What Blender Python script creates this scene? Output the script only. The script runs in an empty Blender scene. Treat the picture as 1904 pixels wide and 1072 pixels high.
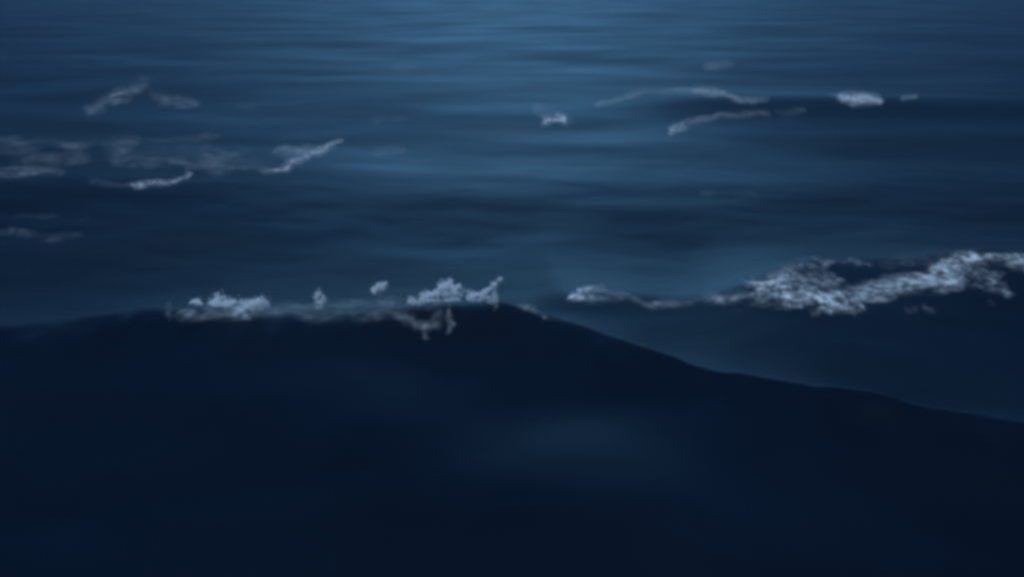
import bpy, math, random
import numpy as np
from mathutils import Vector
from mathutils.bvhtree import BVHTree

random.seed(7)
rng = np.random.default_rng(7)
sc = bpy.context.scene
C = sc.collection
R = math.radians

# ------------------------------------------------------------------ camera
W, HH = 1904.0, 1072.0
HFOV = 58.0
FPX = W / 2 / math.tan(R(HFOV / 2))
HORIZON_V = -80.0
PITCH = math.atan((HH / 2 - HORIZON_V) / FPX)
CAM_H = 9.0
cam_d = bpy.data.cameras.new('camera')
cam = bpy.data.objects.new('camera', cam_d)
C.objects.link(cam)
cam_d.sensor_width = 36
cam_d.lens = 18 / math.tan(R(HFOV / 2))
cam_d.clip_start = 0.1
cam_d.clip_end = 20000
cam.location = (0, 0, CAM_H)
cam.rotation_euler = (math.pi / 2 - PITCH, 0, 0)
sc.camera = cam

# ------------------------------------------------------------------ sky and light
GLOW_EL, GLOW_AZ = 15.0, 0.0        # pale glow of the veiled sky ahead
SUN_EL, SUN_AZ = 50.0, 172.0        # lamp added high behind the camera as moonlight, to brighten the foam
SKY_STRENGTH = 0.062
SUN_STRENGTH = 2.6
w = bpy.data.worlds.new('World')
sc.world = w
w.use_nodes = True
nt = w.node_tree
bg = nt.nodes['Background']
sky = nt.nodes.new('ShaderNodeTexSky')
sky.sky_type = 'NISHITA'
sky.sun_disc = False
sky.sun_elevation = R(GLOW_EL)
sky.sun_rotation = R(GLOW_AZ)
sky.altitude = 0
sky.air_density = 0.7
sky.dust_density = 2.5
sky.ozone_density = 3.0
tint = nt.nodes.new('ShaderNodeMix')
tint.data_type = 'RGBA'
tint.blend_type = 'MULTIPLY'
tint.inputs[0].default_value = 1.0
nt.links.new(sky.outputs[0], tint.inputs[6])
tint.inputs[7].default_value = (0.105, 0.335, 0.70, 1)
nt.links.new(tint.outputs[2], bg.inputs[0])
bg.inputs[1].default_value = SKY_STRENGTH

sd = bpy.data.lights.new('sun', 'SUN')
sd.energy = SUN_STRENGTH
sd.angle = R(4)
sd.color = (0.55, 0.76, 1.0)
so = bpy.data.objects.new('sun', sd)
C.objects.link(so)
sv = Vector((math.sin(R(SUN_AZ)) * math.cos(R(SUN_EL)), math.cos(R(SUN_AZ)) * math.cos(R(SUN_EL)), math.sin(R(SUN_EL))))
so.rotation_euler = sv.to_track_quat('Z', 'Y').to_euler()

vs = sc.view_settings
sc.display_settings.display_device = 'sRGB'
vs.view_transform = 'Standard'
vs.look = 'None'
vs.gamma = 1
vs.exposure = 0
vs.use_curve_mapping = False
sc.render.engine = 'CYCLES'
sc.cycles.use_denoising = True
sc.cycles.max_bounces = 6
sc.cycles.transparent_max_bounces = 12
sc.cycles.pixel_filter_type = 'GAUSSIAN'
sc.cycles.filter_width = 5.0

# ------------------------------------------------------------------ maths helpers
def smooth(t):
    t = np.clip(t, 0, 1)
    return t * t * (3 - 2 * t)

_perm = rng.permutation(4096)
_val = rng.random(4096)
def vnoise(x, y, z=0.0):
    """smooth value noise, 0..1"""
    x, y, z = np.broadcast_arrays(np.asarray(x, float), np.asarray(y, float), np.asarray(z, float))
    xi, yi, zi = np.floor(x).astype(int), np.floor(y).astype(int), np.floor(z).astype(int)
    fx, fy, fz = x - xi, y - yi, z - zi
    fx, fy, fz = (f * f * (3 - 2 * f) for f in (fx, fy, fz))
    def h(a, b, c):
        return _val[_perm[(_perm[(_perm[a & 4095] + b) & 4095] + c) & 4095]]
    r = 0
    for dx in (0, 1):
        for dy in (0, 1):
            for dz in (0, 1):
                wgt = (fx if dx else 1 - fx) * (fy if dy else 1 - fy) * (fz if dz else 1 - fz)
                r = r + wgt * h(xi + dx, yi + dy, zi + dz)
    return r

def fbm(x, y, z=0.0, octv=4):
    s, a, t = 0, 0.5, 0
    for k in range(octv):
        s = s + a * vnoise(x * 2 ** k + 17.3 * k, y * 2 ** k - 9.1 * k, z * 2 ** k + 5 * k)
        t += a
        a *= 0.5
    return s / t

CP, SP = math.cos(PITCH), math.sin(PITCH)
def ray(u, v):
    """direction through picture point (u, v) of the 1904 x 1072 photograph"""
    a, b = (u - W / 2) / FPX, (HH / 2 - v) / FPX
    d = np.stack([a, CP + b * SP, -SP + b * CP], -1)
    return d

def on_level(u, v, z):
    d = ray(np.asarray(u, float), np.asarray(v, float))
    t = (z - CAM_H) / d[..., 2]
    return d[..., 0] * t, d[..., 1] * t

# ------------------------------------------------------------------ the sea surface
# each swell: crest through the listed picture points, crest height z, trough level around it
def crest(points):
    p = np.array(points, float)
    x, y = on_level(p[:, 0], p[:, 1], p[:, 2])
    o = np.argsort(x)
    return x[o], y[o], p[o, 2]

SW1 = crest([(-1500, 700, .5), (-500, 650, .8), (0, 612, .95), (130, 592, 1.05), (220, 583, 1.1), (350, 578, 1.15), (500, 582, 1.25),
             (640, 574, 1.35), (760, 574, 1.5), (880, 562, 1.65), (960, 570, 1.65), (1050, 598, 1.6),
             (1170, 645, 1.55), (1290, 684, 1.5), (1400, 697, 1.45), (1520, 717, 1.45), (1700, 750, 1.4), (1904, 782, 1.35), (2300, 830, 1.2), (3200, 900, .8)])
SW2 = crest([(300, 590, -.9), (800, 575, -.6), (1000, 560, -.2), (1060, 545, .35), (1160, 545, .3), (1250, 556, .25), (1340, 548, .45), (1400, 520, .8), (1500, 484, 1.05), (1600, 482, .95),
             (1700, 478, 1.0), (1780, 466, 1.15), (1850, 462, 1.2), (1904, 466, 1.2), (2100, 475, 1.0), (2600, 480, .6)])

def soft(x, a):
    return np.sqrt(x * x + a * a) - a

def swell(x, y, sw, base, lf, lb, a, edge=None):
    cx, cy, cz = sw
    xs = np.linspace(cx[0], cx[-1], 600)
    ys = np.interp(xs, cx, cy)
    zs = np.interp(xs, cx, cz)
    k = np.hanning(33); k /= k.sum()
    pad = lambda q: np.convolve(np.pad(q, 16, mode='edge'), k, mode='valid')
    ys, zs = pad(ys), pad(zs)
    yc = np.interp(x, xs, ys)
    zc = np.interp(x, xs, zs)
    sl = np.interp(x, xs, np.gradient(ys, xs))
    s = (yc - y) / np.sqrt(1 + np.clip(sl, -1.2, 1.2) ** 2)      # + on the camera's side
    L = np.where(s > 0, lf, lb)
    amp = np.maximum(zc - base, 0)
    if edge: a = a + edge * smooth((2.0 - x) / 9)
    return amp * np.exp(-(soft(s, a) / L)), s, zc

NW = 64
_lam = 1.6 * (26 / 1.6) ** rng.random(NW)
_dir = rng.normal(math.pi * 0.53, 0.55, NW)
_ph = rng.random(NW) * 6.283
_amp = 0.0017 * _lam ** 0.85 * (0.6 + 0.8 * rng.random(NW))

def height(x, y, spacing=None):
    h1, s1, z1 = swell(x, y, SW1, -0.55, 5.0, 2.3, 0.10, 0.9)
    h2, s2, z2 = swell(x, y, SW2, -0.55, 11.0, 3.6, 0.6)
    # behind the near crest the water is the trough; merge the two by a soft maximum
    k = 6.0
    z = -0.55 + np.log(np.exp(k * h1) + np.exp(k * h2) - 1) / k
    d = np.hypot(x, y)
    far = smooth((y - 26) / 14)
    z = z + far * 0.55 * (1 - np.exp(-0)) + far * 0.5
    # a second low rise on the near face and a slight trough towards the camera
    z = z + 0.50 * np.exp(-((y - 13.6 + 0.50 * x) / 2.0) ** 2) * np.exp(-((x - 1.2) / 4.5) ** 2)
    damp = 0.35 + 0.65 * np.clip(far + smooth((y - 20) / 6) * 0.3, 0, 1)
    damp = damp * (1 - .78 * smooth((y - 24) / 50))
    for l, a, q, p in zip(_lam, _amp, _dir, _ph):
        kx, ky = math.cos(q) * 2 * math.pi / l, math.sin(q) * 2 * math.pi / l
        ph = kx * x + ky * y + p
        ww = 1.0 if spacing is None else np.clip(l / (spacing * 3) - 0.6, 0, 1)
        calm = 1 - .75 * smooth((y - 24) / 25) * smooth((7 - l) / 4)      # the short chop dies out towards the distance
        z = z + a * damp * calm * ww * (np.sin(ph) + 0.18 * np.sin(2 * ph + .4))
    z = z + 0.10 * damp * (fbm(x / 5, y / 3, 1.3) - 0.5)
    z = z + 0.20 * (fbm(x / 3.6 + 4, y / 2.4 + 2, 3.3, 2) - 0.5) * smooth((20 - y) / 5)
    z = z + 0.34 * (fbm(x / 1.3, y / 2.6, 6.3, 3) - 0.5) * np.exp(-(s1 / 1.1) ** 2) * (y < 60)
    # long far swells
    z = z + 0.6 * np.exp(-((y - 61 + 0.08 * x) / 3.8) ** 2) * smooth((x - 6) / 8) + 0.13 * np.exp(-((y - 34) / 1.5) ** 2) * np.exp(-((x - 5) / 3.2) ** 2)
    z = z + far * (0.10 * np.sin(y / 5.6 + 0.06 * x + 1.2 + 1.5 * fbm(x / 40, y / 30, 4)) * np.clip(1 - y / 900, 0, 1))
    return z, s1, s2

NU, NV = 820, 980
uu = np.linspace(-1, 1, NU)
fan = np.tan(uu * R(60)) / np.tan(R(60)) * 1.9
fan = 0.55 * uu + 1.35 * uu ** 3 * np.abs(uu)
OFF = 6.0
t = np.linspace(0, 1, NV)
dd = 8.0 * np.exp(t ** 1.0 * math.log(9000 / 8.0))
# finer rows where the photographed swells are
dd = np.interp(np.linspace(0, 1, NV), [0, .08, .62, .86, 1], [math.log(2), math.log(12), math.log(45), math.log(260), math.log(12000)])
dd = np.exp(dd)
Y = np.repeat((dd - OFF)[:, None], NU, 1)
X = fan[None, :] * (dd[:, None] + 4)
spacing = np.maximum(np.gradient(dd)[:, None] * 1.0, np.abs(np.gradient(X, axis=1)) * 0.6)
Z, S1, S2 = height(X, Y, spacing)
Z = Z - np.maximum(0, (dd - OFF)[:, None] - 3000) ** 2 * 0
co = np.stack([X, Y, Z], -1).reshape(-1, 3)

def build_grid_mesh(name, co, quads):
    used = np.unique(quads)
    remap = np.zeros(len(co), int)
    remap[used] = np.arange(len(used))
    q = remap[quads].astype(np.int32)
    v = co[used].astype(np.float32)
    me = bpy.data.meshes.new(name)
    me.vertices.add(len(v)); me.vertices.foreach_set('co', v.ravel())
    me.loops.add(q.size); me.loops.foreach_set('vertex_index', q.ravel())
    me.polygons.add(len(q))
    n = q.shape[1]
    me.polygons.foreach_set('loop_start', np.arange(0, q.size, n, dtype=np.int32))
    me.polygons.foreach_set('loop_total', np.full(len(q), n, np.int32))
    me.polygons.foreach_set('use_smooth', np.ones(len(q), bool))
    me.update()
    return me, used

idx = np.arange(NU * NV).reshape(NV, NU)
quads = np.stack([idx[:-1, :-1], idx[:-1, 1:], idx[1:, 1:], idx[1:, :-1]], -1).reshape(-1, 4)
# analytic-like normals for the whole sheet so that the parts meet without a seam
gu = np.stack([np.gradient(X, axis=1), np.gradient(Y, axis=1), np.gradient(Z, axis=1)], -1)
gv = np.stack([np.gradient(X, axis=0), np.gradient(Y, axis=0), np.gradient(Z, axis=0)], -1)
NRM = np.cross(gu, gv)
NRM /= np.linalg.norm(NRM, axis=-1, keepdims=True)
NRM[NRM[..., 2] < 0] *= -1
NRM = NRM.reshape(-1, 3)

# ------------------------------------------------------------------ materials
def new_mat(name):
    m = bpy.data.materials.new(name)
    m.use_nodes = True
    return m, m.node_tree, m.node_tree.nodes['Principled BSDF']

def water_material():
    m, n, p = new_mat('sea_water')
    p.inputs['IOR'].default_value = 1.333
    p.inputs['Specular IOR Level'].default_value = 0.5
    geo = n.nodes.new('ShaderNodeNewGeometry')
    # drifting patches of clearer and cloudier water
    mp = n.nodes.new('ShaderNodeMapping'); mp.inputs['Scale'].default_value = (0.10, 0.22, 0.1)
    n.links.new(geo.outputs['Position'], mp.inputs[0])
    ns = n.nodes.new('ShaderNodeTexNoise'); ns.inputs['Scale'].default_value = 1; ns.inputs['Detail'].default_value = 5
    n.links.new(mp.outputs[0], ns.inputs['Vector'])
    cr = n.nodes.new('ShaderNodeValToRGB')
    cr.color_ramp.elements[0].position = .3; cr.color_ramp.elements[0].color = (0.0010, 0.004, 0.011, 1)
    cr.color_ramp.elements[1].position = .75; cr.color_ramp.elements[1].color = (0.0020, 0.008, 0.021, 1)
    n.links.new(ns.outputs[0], cr.inputs[0])
    n.links.new(cr.outputs[0], p.inputs['Base Color'])
    # wind-ruffled and smoother patches
    mp2 = n.nodes.new('ShaderNodeMapping'); mp2.inputs['Scale'].default_value = (0.07, 0.16, 0.1); mp2.inputs['Location'].default_value = (3, 8, 1)
    n.links.new(geo.outputs['Position'], mp2.inputs[0])
    n2 = n.nodes.new('ShaderNodeTexNoise'); n2.inputs['Detail'].default_value = 4; n2.inputs['Scale'].default_value = 1
    n.links.new(mp2.outputs[0], n2.inputs['Vector'])
    mr = n.nodes.new('ShaderNodeMapRange'); mr.inputs[1].default_value = .3; mr.inputs[2].default_value = .7
    mr.inputs[3].default_value = .42; mr.inputs[4].default_value = .56
    n.links.new(n2.outputs[0], mr.inputs[0])
    n.links.new(mr.outputs[0], p.inputs['Roughness'])
    # ripples, drawn out across the wind
    mp3 = n.nodes.new('ShaderNodeMapping'); mp3.inputs['Scale'].default_value = (0.9, 2.0, 1)
    mp3.inputs['Rotation'].default_value = (0, 0, R(8))
    n.links.new(geo.outputs['Position'], mp3.inputs[0])
    n3 = n.nodes.new('ShaderNodeTexNoise'); n3.inputs['Scale'].default_value = 1.3; n3.inputs['Detail'].default_value = 4; n3.inputs['Roughness'].default_value = .5
    n.links.new(mp3.outputs[0], n3.inputs['Vector'])
    bp = n.nodes.new('ShaderNodeBump'); bp.inputs['Strength'].default_value = .08; bp.inputs['Distance'].default_value = .06
    n.links.new(n3.outputs[0], bp.inputs['Height'])
    n.links.new(bp.outputs[0], p.inputs['Normal'])
    return m

def foam_material():
    m, n, p = new_mat('sea_foam')
    p.inputs['Base Color'].default_value = (.80, .84, .86, 1)
    p.inputs['Roughness'].default_value = .75
    p.inputs['Specular IOR Level'].default_value = .3
    at = n.nodes.new('ShaderNodeAttribute'); at.attribute_name = 'cover'
    geo = n.nodes.new('ShaderNodeNewGeometry')
    ns = n.nodes.new('ShaderNodeTexNoise'); ns.inputs['Scale'].default_value = 5; ns.inputs['Detail'].default_value = 2.5; ns.inputs['Roughness'].default_value = .5
    n.links.new(geo.outputs['Position'], ns.inputs['Vector'])
    ml = n.nodes.new('ShaderNodeMapRange'); ml.inputs[1].default_value = .36; ml.inputs[2].default_value = .66; ml.inputs[3].default_value = .3; ml.inputs[4].default_value = 1.65
    n.links.new(ns.outputs[0], ml.inputs[0])
    mu = n.nodes.new('ShaderNodeMath'); mu.operation = 'MULTIPLY'; mu.use_clamp = True
    pw = n.nodes.new('ShaderNodeMath'); pw.operation = 'POWER'; pw.inputs[1].default_value = 1.55
    n.links.new(at.outputs['Fac'], pw.inputs[0])
    n.links.new(pw.outputs[0], mu.inputs[0]); n.links.new(ml.outputs[0], mu.inputs[1])
    n.links.new(mu.outputs[0], p.inputs['Alpha'])
    bp = n.nodes.new('ShaderNodeBump'); bp.inputs['Strength'].default_value = .25; bp.inputs['Distance'].default_value = .03
    n.links.new(ns.outputs[0], bp.inputs['Height']); n.links.new(bp.outputs[0], p.inputs['Normal'])
    return m

def spray_material():
    m, n, p = new_mat('sea_spray')
    p.inputs['Base Color'].default_value = (.82, .86, .88, 1)
    p.inputs['Roughness'].default_value = .6
    geo = n.nodes.new('ShaderNodeNewGeometry')
    ns = n.nodes.new('ShaderNodeTexNoise'); ns.inputs['Scale'].default_value = 3.5; ns.inputs['Detail'].default_value = 4
    n.links.new(geo.outputs['Position'], ns.inputs['Vector'])
    ml = n.nodes.new('ShaderNodeMapRange'); ml.inputs[1].default_value = .35; ml.inputs[2].default_value = .65; ml.inputs[3].default_value = .04; ml.inputs[4].default_value = .8
    n.links.new(ns.outputs[0], ml.inputs[0]); n.links.new(ml.outputs[0], p.inputs['Alpha'])
    return m

M_WATER, M_FOAM, M_SPRAY = water_material(), foam_material(), spray_material()

# ------------------------------------------------------------------ water objects
fc = quads[:, 0]
s1f, s2f, xf, yf = S1.ravel()[fc], S2.ravel()[fc], co[fc, 0], co[fc, 1]
in1 = (s1f > -2.5) & (s1f < 7.5) & (np.abs(xf) < 18)
in2 = (~in1) & (s2f > -3.0) & (s2f < 4.5) & (xf > 1.5) & (xf < 20) & (yf < 40)

def add_water(name, mask, parent=None):
    me, used = build_grid_mesh(name, co, quads[mask])
    me.materials.append(M_WATER)
    me.normals_split_custom_set_from_vertices(NRM[used].tolist())
    o = bpy.data.objects.new(name, me)
    C.objects.link(o)
    o.parent = parent
    return o

sea = add_water('water', ~(in1 | in2))
sea['kind'] = 'structure'
sea['label'] = 'dark blue open sea under a dusk sky'
sw_a = add_water('swell', in1, sea)
sw_a['label'] = 'dark smooth swell rising across the foreground'
sw_b = add_water('swell', in2, sea)
sw_b['label'] = 'breaking swell with white foam behind the near crest'

# ------------------------------------------------------------------ foam
keep = (co[:, 1] > 5) & (co[:, 1] < 500)
qk = quads[keep[quads].all(1) & (np.abs(xf) < 1.0 * yf + 8)]
usedk = np.unique(qk)
rm = np.zeros(len(co), int); rm[usedk] = np.arange(len(usedk))
bvh = BVHTree.FromPolygons([tuple(c) for c in co[usedk].tolist()], rm[qk].tolist())
EYE = Vector((0, 0, CAM_H))

def seg_field(U, V, strokes):
    """coverage of strokes [(points, half width, strength)] at (U, V)"""
    f = np.zeros_like(U)
    for pts, hw, k in strokes:
        best = np.full(U.shape, 1e9)
        if len(pts) == 1:
            pts = [pts[0], (pts[0][0] + .1, pts[0][1])]
        for (a, b), (c, d) in zip(pts[:-1], pts[1:]):
            vx, vy = c - a, d - b
            tt = np.clip(((U - a) * vx + (V - b) * vy) / (vx * vx + vy * vy), 0, 1)
            best = np.minimum(best, np.hypot(U - a - tt * vx, V - b - tt * vy))
        f = 1 - (1 - f) * (1 - k * np.exp(-(best / hw) ** 2 * 1.1))
    return f

def tag(o, label, cat, group=None):
    o['label'] = label; o['category'] = cat
    if group: o['group'] = group

def foam(name, label, strokes, lump=0.015, lace=0.65, step=1.5, grain=1.0, group=None, pieces=None):
    pu = [p[0] for s in strokes for p in s[0]]; pv = [p[1] for s in strokes for p in s[0]]
    mw = max(s[1] for s in strokes) * 2.8
    us = np.arange(min(pu) - mw, max(pu) + mw, step); vv = np.arange(min(pv) - mw, max(pv) + mw, step)
    U, V = np.meshgrid(us, vv)
    # ragged edge: push the sample point about before asking for coverage
    wob = mw * 0.30
    dU = (fbm(U / 20, V / 9, 3.1, 5) - .5) * 3 * wob; dV = (fbm(U / 24, V / 10, 8.7, 5) - .5) * 2.0 * wob
    wid = .55 + .9 * vnoise(U / 45, V / 25, 4.4)
    cov = seg_field(U + dU, V + dV, strokes)
    cov = cov ** (1 / wid)
    P = np.full(U.shape + (3,), np.nan); Nn = np.zeros(U.shape + (3,))
    D = ray(U, V)
    for i, j in zip(*np.where(cov > .012)):
        hit, nrm, k, dist = bvh.ray_cast(EYE, Vector(D[i, j]).normalized())
        if hit is not None:
            P[i, j] = hit; Nn[i, j] = nrm if nrm.z > 0 else -nrm
    ok = ~np.isnan(P[..., 0])
    x, y, z = (np.nan_to_num(P[..., q]) for q in range(3))
    g = 1.0 / grain
    n1 = fbm(x * 1.5 * g, y * 1.0 * g, z * 2 * g + 2, 4)
    n2 = 1 - np.abs(2 * fbm(x * 3.2 * g, y * 2.0 * g, z * 3 * g + 7, 2) - 1)          # ridges: the threads of the lace
    big = np.clip((fbm(x * .45 * g, y * .3 * g, 11, 3) - .28) / .34, 0.15, 1.2)
    c = cov * ((1 - lace) + lace * np.clip((0.55 * n1 / .5 + 0.6 * (n2 - .62) / .3), 0, 1.5)) * (1 - .6 * lace + .6 * lace * big)
    c = c * smooth(cov / .12)
    c = np.clip(c, 0, 1)
    ok &= c > .010
    lift = .012 + lump * smooth(c / .5) * (0.35 + 1.3 * fbm(x * 4 * g, y * 4 * g, z * 4 * g, 3))
    Q = P + Nn * lift[..., None]
    ii = np.arange(U.size).reshape(U.shape)
    q = np.stack([ii[:-1, :-1], ii[:-1, 1:], ii[1:, 1:], ii[1:, :-1]], -1).reshape(-1, 4)
    okf = ok.ravel()
    q = q[okf[q].all(1)]
    Pf = Q.reshape(-1, 3)
    if len(q):
        dist = np.linalg.norm(Pf[q].max(1) - Pf[q].min(1), axis=1)
        dm = np.linalg.norm(Pf[q[:, 0]], axis=1)
        q = q[dist < dm * .055]
    q = q[:, [3, 2, 1, 0]]
    # connected sheets: the largest is the thing itself, torn-off scraps are its parts
    lab = np.arange(len(Pf))
    while True:
        new = lab.copy()
        np.minimum.at(new, q.ravel(), np.repeat(lab[q].min(1), 4))
        new = new[new]
        if (new == lab).all():
            break
        lab = new
    ids, cnt = np.unique(lab[q[:, 0]], return_counts=True)
    root = None
    for k in ids[np.argsort(-cnt)]:
        qs = q[lab[q[:, 0]] == k]
        if root is not None and len(qs) < 60:
            continue
        nm = name if root is None else 'foam_scrap'
        me, used = build_grid_mesh(nm, np.nan_to_num(Pf), qs)
        me.materials.append(M_FOAM)
        at = me.attributes.new('cover', 'FLOAT', 'POINT')
        at.data.foreach_set('value', c.ravel()[used].astype(np.float32))
        o = bpy.data.objects.new(nm, me)
        C.objects.link(o)
        if root is None:
            root = o
            tag(o, label, 'foam', group)
        else:
            o.parent = root
    return root

# icosphere template for the flecks
_ph = (1 + 5 ** .5) / 2
ICO_V = np.array([(-1, _ph, 0), (1, _ph, 0), (-1, -_ph, 0), (1, -_ph, 0), (0, -1, _ph), (0, 1, _ph), (0, -1, -_ph), (0, 1, -_ph), (_ph, 0, -1), (_ph, 0, 1), (-_ph, 0, -1), (-_ph, 0, 1)]) / math.hypot(1, _ph)
ICO_F = np.array([(0, 11, 5), (0, 5, 1), (0, 1, 7), (0, 7, 10), (0, 10, 11), (1, 5, 9), (5, 11, 4), (11, 10, 2), (10, 7, 6), (7, 1, 8), (3, 9, 4), (3, 4, 2), (3, 2, 6), (3, 6, 8), (3, 8, 9), (4, 9, 5), (2, 4, 11), (6, 2, 10), (8, 6, 7), (9, 8, 1)])

def flecks(name, strokes, sw, n, r0, r1, depth=.35, parent=None, label=None):
    """froth and thrown water above a crest: many small clots round the crest line"""
    pu = [p[0] for s in strokes for p in s[0]]; pv = [p[1] for s in strokes for p in s[0]]
    mw = max(s[1] for s in strokes) * 1.6
    U = rng.uniform(min(pu) - mw, max(pu) + mw, n * 30); V = rng.uniform(min(pv) - mw, max(pv) + mw, n * 30)
    f = seg_field(U + (fbm(U / 10, V / 10, 5) - .5) * 14, V + (fbm(U / 10, V / 10, 9) - .5) * 12, strokes)
    f = f ** 1.6 * np.clip(fbm(U / 9, V / 7, 2, 3) * 3.4 - 1.1, .03, 1)
    sel = np.where(rng.random(U.size) < f)[0][:n]
    U, V, f = U[sel], V[sel], f[sel]
    cx, cy, cz = sw
    D = ray(U, V)
    yq = np.full(U.shape, 24.0)
    for _ in range(6):
        tt = yq / D[:, 1]; yq = np.interp(D[:, 0] * tt, cx, cy)
    yq = yq + rng.normal(0, depth, yq.shape)
    tt = yq / D[:, 1]
    P = np.stack([D[:, 0] * tt, yq, CAM_H + D[:, 2] * tt], -1)
    r = rng.uniform(0, 1, len(P)) ** 2 * (r1 - r0) + r0
    sc3 = np.stack([r * rng.uniform(.8, 1.8, len(r)), r * rng.uniform(.8, 1.5, len(r)), r * rng.uniform(.6, 1.1, len(r))], -1)
    vv = (P[:, None, :] + ICO_V[None] * sc3[:, None, :]).reshape(-1, 3)
    ff = (ICO_F[None] + (np.arange(len(P)) * 12)[:, None, None]).reshape(-1, 3)
    me, _ = build_grid_mesh(name, vv, ff)
    me.materials.append(M_SPRAY)
    o = bpy.data.objects.new(name, me)
    C.objects.link(o)
    o.parent = parent
    o['kind'] = 'stuff'
    return o

# far streaks and flecks of foam on the open water ---------------------------
foam('foam_streak', 'faint slanting wisp of foam on the far water, highest at the upper left', [([(165, 205), (215, 182), (270, 154)], 12.3, 0.30), ([(215, 180), (250, 170)], 11.2, 0.26)], grain=2.5)
foam('foam_streak', 'faint short smear of foam just right of the slanting wisp', [([(285, 178), (320, 186), (355, 190)], 13.4, 0.30), ([(420, 190), (470, 204)], 11.2, 0.09)], grain=2.5)
foam('foam_streak', 'long thin foam line, uppermost of the pale lines on the left water', [([(0, 262), (80, 268), (200, 268), (300, 259), (400, 256)], 9.0, 0.22), ([(255, 264), (230, 280), (210, 297), (130, 300)], 9.0, 0.18)], grain=2.5)
foam('foam_streak', 'pale branching foam line above the bright slanted dash on the left', [([(210, 300), (300, 300), (345, 302), (420, 316), (490, 312)], 10.1, 0.26), ([(320, 300), (345, 302)], 6.7, 0.21)], grain=2.5)
foam('foam_streak', 'bright narrow foam dash slanting up at the left of the far water', [([(250, 346), (290, 342), (325, 338), (350, 325)], 6.7, 0.58), ([(170, 340), (260, 345)], 9.0, 0.16)], grain=1.5, lace=.3)
foam('foam_streak', 'faint level foam band running in from the left edge', [([(-20, 322), (60, 320), (112, 322)], 10.1, 0.22)], grain=2.5)
foam('foam_streak', 'dim foam veil near the left edge, lowest of the left foam lines', [([(20, 404), (80, 402), (160, 412)], 10.1, 0.09), ([(-10, 432), (60, 436), (150, 438)], 11.2, 0.16)], grain=3)
foam('foam_streak', 'bright tapering foam blade slanting up with a small dash below it', [([(492, 319), (530, 315)], 6.7, 0.58), ([(535, 312), (560, 297), (590, 280), (628, 268)], 6.7, 0.55), ([(515, 282), (590, 277)], 9.0, 0.30), ([(535, 300), (560, 285)], 11.2, 0.21)], grain=1.5, lace=.3)
foam('foam_patch', 'small lone whitecap on the far water near the middle', [([(1012, 226), (1048, 220)], 7.8, 0.70), ([(1000, 205), (1060, 222)], 13.4, 0.16)], grain=1.5, lace=.25)
foam('foam_streak', 'long arched foam line, upper one of the pair forming a loop', [([(1110, 196), (1200, 172), (1290, 168), (1345, 174), (1372, 185), (1425, 186)], 6.7, 0.35), ([(1290, 170), (1345, 175)], 7.8, 0.35), ([(1360, 184), (1400, 190)], 6.7, 0.30)], grain=1.8, lace=.4)
foam('foam_streak', 'rising foam line, lower one of the pair forming a loop', [([(1248, 243), (1275, 230), (1330, 216), (1425, 211)], 7.8, 0.33), ([(1248, 243), (1268, 234)], 7.8, 0.26)], grain=1.8, lace=.4)
foam('foam_patch', 'dim small foam smear between the looped lines and the bright whitecap', [([(1450, 209), (1490, 208)], 10.1, 0.21)], grain=2)
foam('foam_patch', 'bright wedge shaped whitecap far off at the right', [([(1565, 180), (1632, 186)], 9.0, 0.74), ([(1590, 190), (1610, 193)], 7.8, 0.47), ([(1545, 178), (1580, 182)], 9.0, 0.30)], grain=1.5, lace=.2)
foam('foam_patch', 'tiny foam dash just right of the bright wedge whitecap', [([(1678, 184), (1702, 179)], 4.5, 0.39)], grain=1.5, lace=.2)
foam('foam_patch', 'faint foam smear left of the lone whitecap', [([(700, 226), (752, 222)], 9.0, 0.18)], grain=2)
foam('foam_patch', 'faint foam smear right of the bright tapering blade', [([(705, 281), (742, 277)], 10.1, 0.21)], grain=2)
foam('foam_patch', 'faint foam fleck on the farthest blue water left of centre', [([(735, 128), (770, 126)], 9.0, 0.21)], grain=2)
foam('foam_patch', 'faint foam fleck above the arched foam line', [([(1318, 123), (1362, 120)], 9.0, 0.21)], grain=2)
foam('foam_streak', 'faint level foam thread on the dark blue water above the breaking swell', [([(1300, 362), (1410, 362)], 6.7, 0.09)], grain=2)

foam('foam_veil', 'broad very faint veil of foam spread round the pale lines on the left water', [([(0, 285), (150, 285), (330, 285), (450, 312)], 26, .16), ([(380, 300), (520, 296)], 18, .12)], grain=3, lace=.45, lump=.003, step=2.5)

# foam on the near crest ------------------------------------------------------
a = foam('breaking_foam', 'ragged white foam breaking on the left of the near dark crest', [([(395, 568), (440, 574), (485, 572)], 11, .75), ([(408, 578), (408, 590)], 7, .35), ([(440, 580), (460, 588)], 9, .35)], lump=.04, grain=.8)
flecks('froth', [([(396, 562), (425, 566), (460, 567), (492, 560)], 8, .9), ([(400, 557), (416, 550)], 8, .6), ([(366, 560)], 6, 1), ([(350, 564), (366, 561)], 4, .5), ([(440, 572)], 9, .6)], SW1, 4800, .003, .016, parent=a)
a = foam('foam_patch', 'small bright blot of spray left of the tall white crest plume', [([(704, 540), (712, 533)], 6, .3)], lump=.03, lace=.1)
flecks('froth', [([(700, 540), (712, 532)], 6, 1)], SW1, 1500, .004, .018, depth=.15, parent=a)
a = foam('foam_patch', 'dim tuft of foam on the crest between the two white breaks', [([(594, 550), (592, 568)], 8, .3)], lump=.03, lace=.2)
flecks('froth', [([(596, 546), (593, 564)], 8, .5)], SW1, 700, .003, .013, parent=a)
foam('foam_streak', 'thin grey foam thread hanging at the left end of the near crest', [([(316, 566), (316, 588)], 7, .22)], lace=.3)
a = foam('breaking_foam', 'white plume of foam bursting over the middle of the near crest', [([(762, 562), (800, 562), (845, 560)], 9, .5), ([(770, 572), (815, 576)], 10, .2)], lump=.04, grain=.8)
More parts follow.
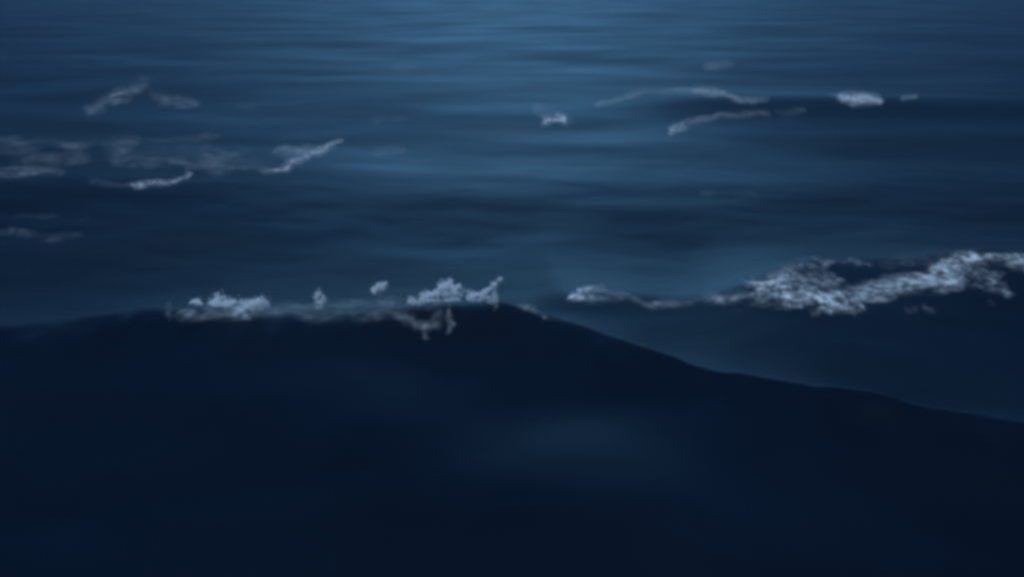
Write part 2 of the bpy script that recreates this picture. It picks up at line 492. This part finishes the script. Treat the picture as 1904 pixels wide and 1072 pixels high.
flecks('froth', [([(786, 552), (815, 545), (850, 538)], 9, .9), ([(820, 536), (835, 530)], 9, .9), ([(765, 558), (790, 555)], 7, .5), ([(850, 540), (905, 552)], 7, .3)], SW1, 6000, .003, .016, parent=a)
a = foam('breaking_foam', 'slanted streamer of spray at the highest point of the near crest', [([(880, 556), (912, 556)], 6, .4), ([(918, 560), (918, 574)], 5, .3)], lump=.05, grain=.8)
flecks('froth', [([(876, 554), (900, 544), (930, 522)], 6, .8), ([(918, 545), (918, 568)], 5, .4)], SW1, 2200, .003, .014, parent=a)
foam('foam_veil', 'thin grey foam veil drooping in a loop down the dark near face', [([(700, 580), (735, 574), (750, 590), (772, 606), (800, 608), (818, 592)], 11, .24), ([(650, 582), (740, 572), (800, 562)], 9, .14), ([(790, 606), (790, 626)], 7, .22)], lace=.35, grain=1.2)
foam('foam_veil', 'narrow grey foam runnel down the dark face below the white plume', [([(838, 576), (836, 618)], 7, .22)], lace=.3)
foam('foam_streak', 'thin pale foam edge where the near crest starts to slope down', [([(965, 568), (990, 573), (1012, 590)], 6, .35), ([(1012, 590), (1060, 600)], 8, .1)], lace=.3)

foam('foam_veil', 'dim greenish film of foam along the near crest between its white breaks', [([(340, 586), (470, 580), (560, 574), (640, 570), (760, 566)], 12, .30), ([(560, 586), (660, 590), (760, 586)], 12, .2)], lace=.4)
foam('foam_streak', 'barely visible broad sheen low on the dark near face, laid on as pale film', [([(720, 830), (880, 860), (1010, 905), (1100, 950)], 26, .035)], lace=.4, grain=2, lump=.002, step=3)  # sheen of the near face put in as a very thin pale film

# foam of the breaking swell behind --------------------------------------------
foam('breaking_foam', 'small curl of foam at the left tip of the farther breaking swell', [([(1058, 556), (1072, 546), (1095, 538), (1118, 538)], 7, .6), ([(1066, 560), (1080, 556)], 6, .5), ([(1090, 552), (1120, 556), (1150, 556)], 9, .3)], lump=.04, grain=.9)
foam('foam_streak', 'soft foam line trailing right from the small curl', [([(1120, 541), (1160, 547), (1215, 570)], 8, .3), ([(1210, 570), (1235, 564)], 8, .25)], grain=1.2)
foam('foam_streak', 'smooth pale foam band leading to the wide tumbling white water', [([(1230, 566), (1300, 560), (1385, 553)], 9, .36), ([(1310, 553), (1370, 552)], 9, .3)], grain=1.5, lace=.35)
foam('breaking_foam', 'wide tumbling mass of white foam with knobbly lower edge', [([(1400, 532), (1440, 520), (1475, 500), (1510, 494)], 13, .38), ([(1420, 548), (1470, 548), (1520, 556), (1585, 562)], 17, .55), ([(1440, 524), (1530, 526)], 18, .3), ([(1400, 545), (1500, 530), (1590, 560)], 34, .10), ([(1465, 556), (1470, 566)], 9, .7), ([(1510, 556), (1515, 562)], 13, .7), ([(1543, 566), (1545, 576)], 9, .7), ([(1578, 562), (1582, 566)], 7, .9), ([(1500, 492), (1560, 488), (1605, 496)], 7, .3)], lump=.05, grain=.7, lace=.62)
foam('breaking_foam', 'smooth bright slab of foam rising right of the tumbling mass', [([(1605, 546), (1640, 536), (1700, 530), (1775, 522)], 14, .62), ([(1640, 522), (1730, 515)], 10, .35), ([(1600, 556), (1660, 550)], 8, .4)], lump=.03, grain=.9, lace=.3)
foam('breaking_foam', 'broken white foam over the top of the farther swell at the right edge', [([(1730, 505), (1770, 492), (1800, 482), (1850, 480)], 12, .6), ([(1780, 482), (1850, 476), (1960, 486)], 10, .5), ([(1740, 506), (1800, 506)], 10, .5), ([(1880, 488), (1930, 500)], 14, .4)], lump=.05, grain=.7, lace=.55)
foam('foam_veil', 'lacy torn foam hanging below the white top at the right edge', [([(1800, 505), (1822, 520), (1858, 532), (1872, 544)], 10, .45), ([(1790, 528), (1850, 540)], 8, .35), ([(1815, 500), (1860, 510)], 9, .4), ([(1838, 560), (1846, 566)], 7, .25)], lump=.03, grain=.6, lace=.75)
foam('foam_veil', 'dim foam haze on the back water above the smooth bright slab', [([(1640, 490), (1700, 482), (1760, 484)], 14, .18)], grain=1.6, lace=.4)
foam('foam_patch', 'pair of dim foam flecks on the dark water below the bright slab', [([(1690, 578), (1702, 576)], 7, .2), ([(1722, 572), (1732, 578)], 8, .22)], lace=.3)

# ------------------------------------------------------------------ haze over the water
HAZE = 0.0007
if HAZE:
    x0, x1, y0, y1, z0, z1 = -26000, 26000, -60, 12500, float(Z.min()) - 1.2, CAM_H + .8
    vb = [(x, y, z) for x in (x0, x1) for y in (y0, y1) for z in (z0, z1)]
    fb = [(0, 1, 3, 2), (4, 6, 7, 5), (0, 4, 5, 1), (2, 3, 7, 6), (0, 2, 6, 4), (1, 5, 7, 3)]
    me = bpy.data.meshes.new('haze'); me.from_pydata(vb, [], fb); me.update()
    hz = bpy.data.objects.new('haze', me); C.objects.link(hz)
    hz['kind'] = 'stuff'
    hz['label'] = 'thin blue haze lying over the far water'
    m = bpy.data.materials.new('haze'); m.use_nodes = True
    n = m.node_tree; n.nodes.clear()
    out = n.nodes.new('ShaderNodeOutputMaterial'); pv = n.nodes.new('ShaderNodeVolumePrincipled')
    pv.inputs['Density'].default_value = HAZE
    pv.inputs['Color'].default_value = (.55, .78, 1.0, 1)
    pv.inputs['Anisotropy'].default_value = 0.3
    n.links.new(pv.outputs[0], out.inputs['Volume'])
    me.materials.append(m)
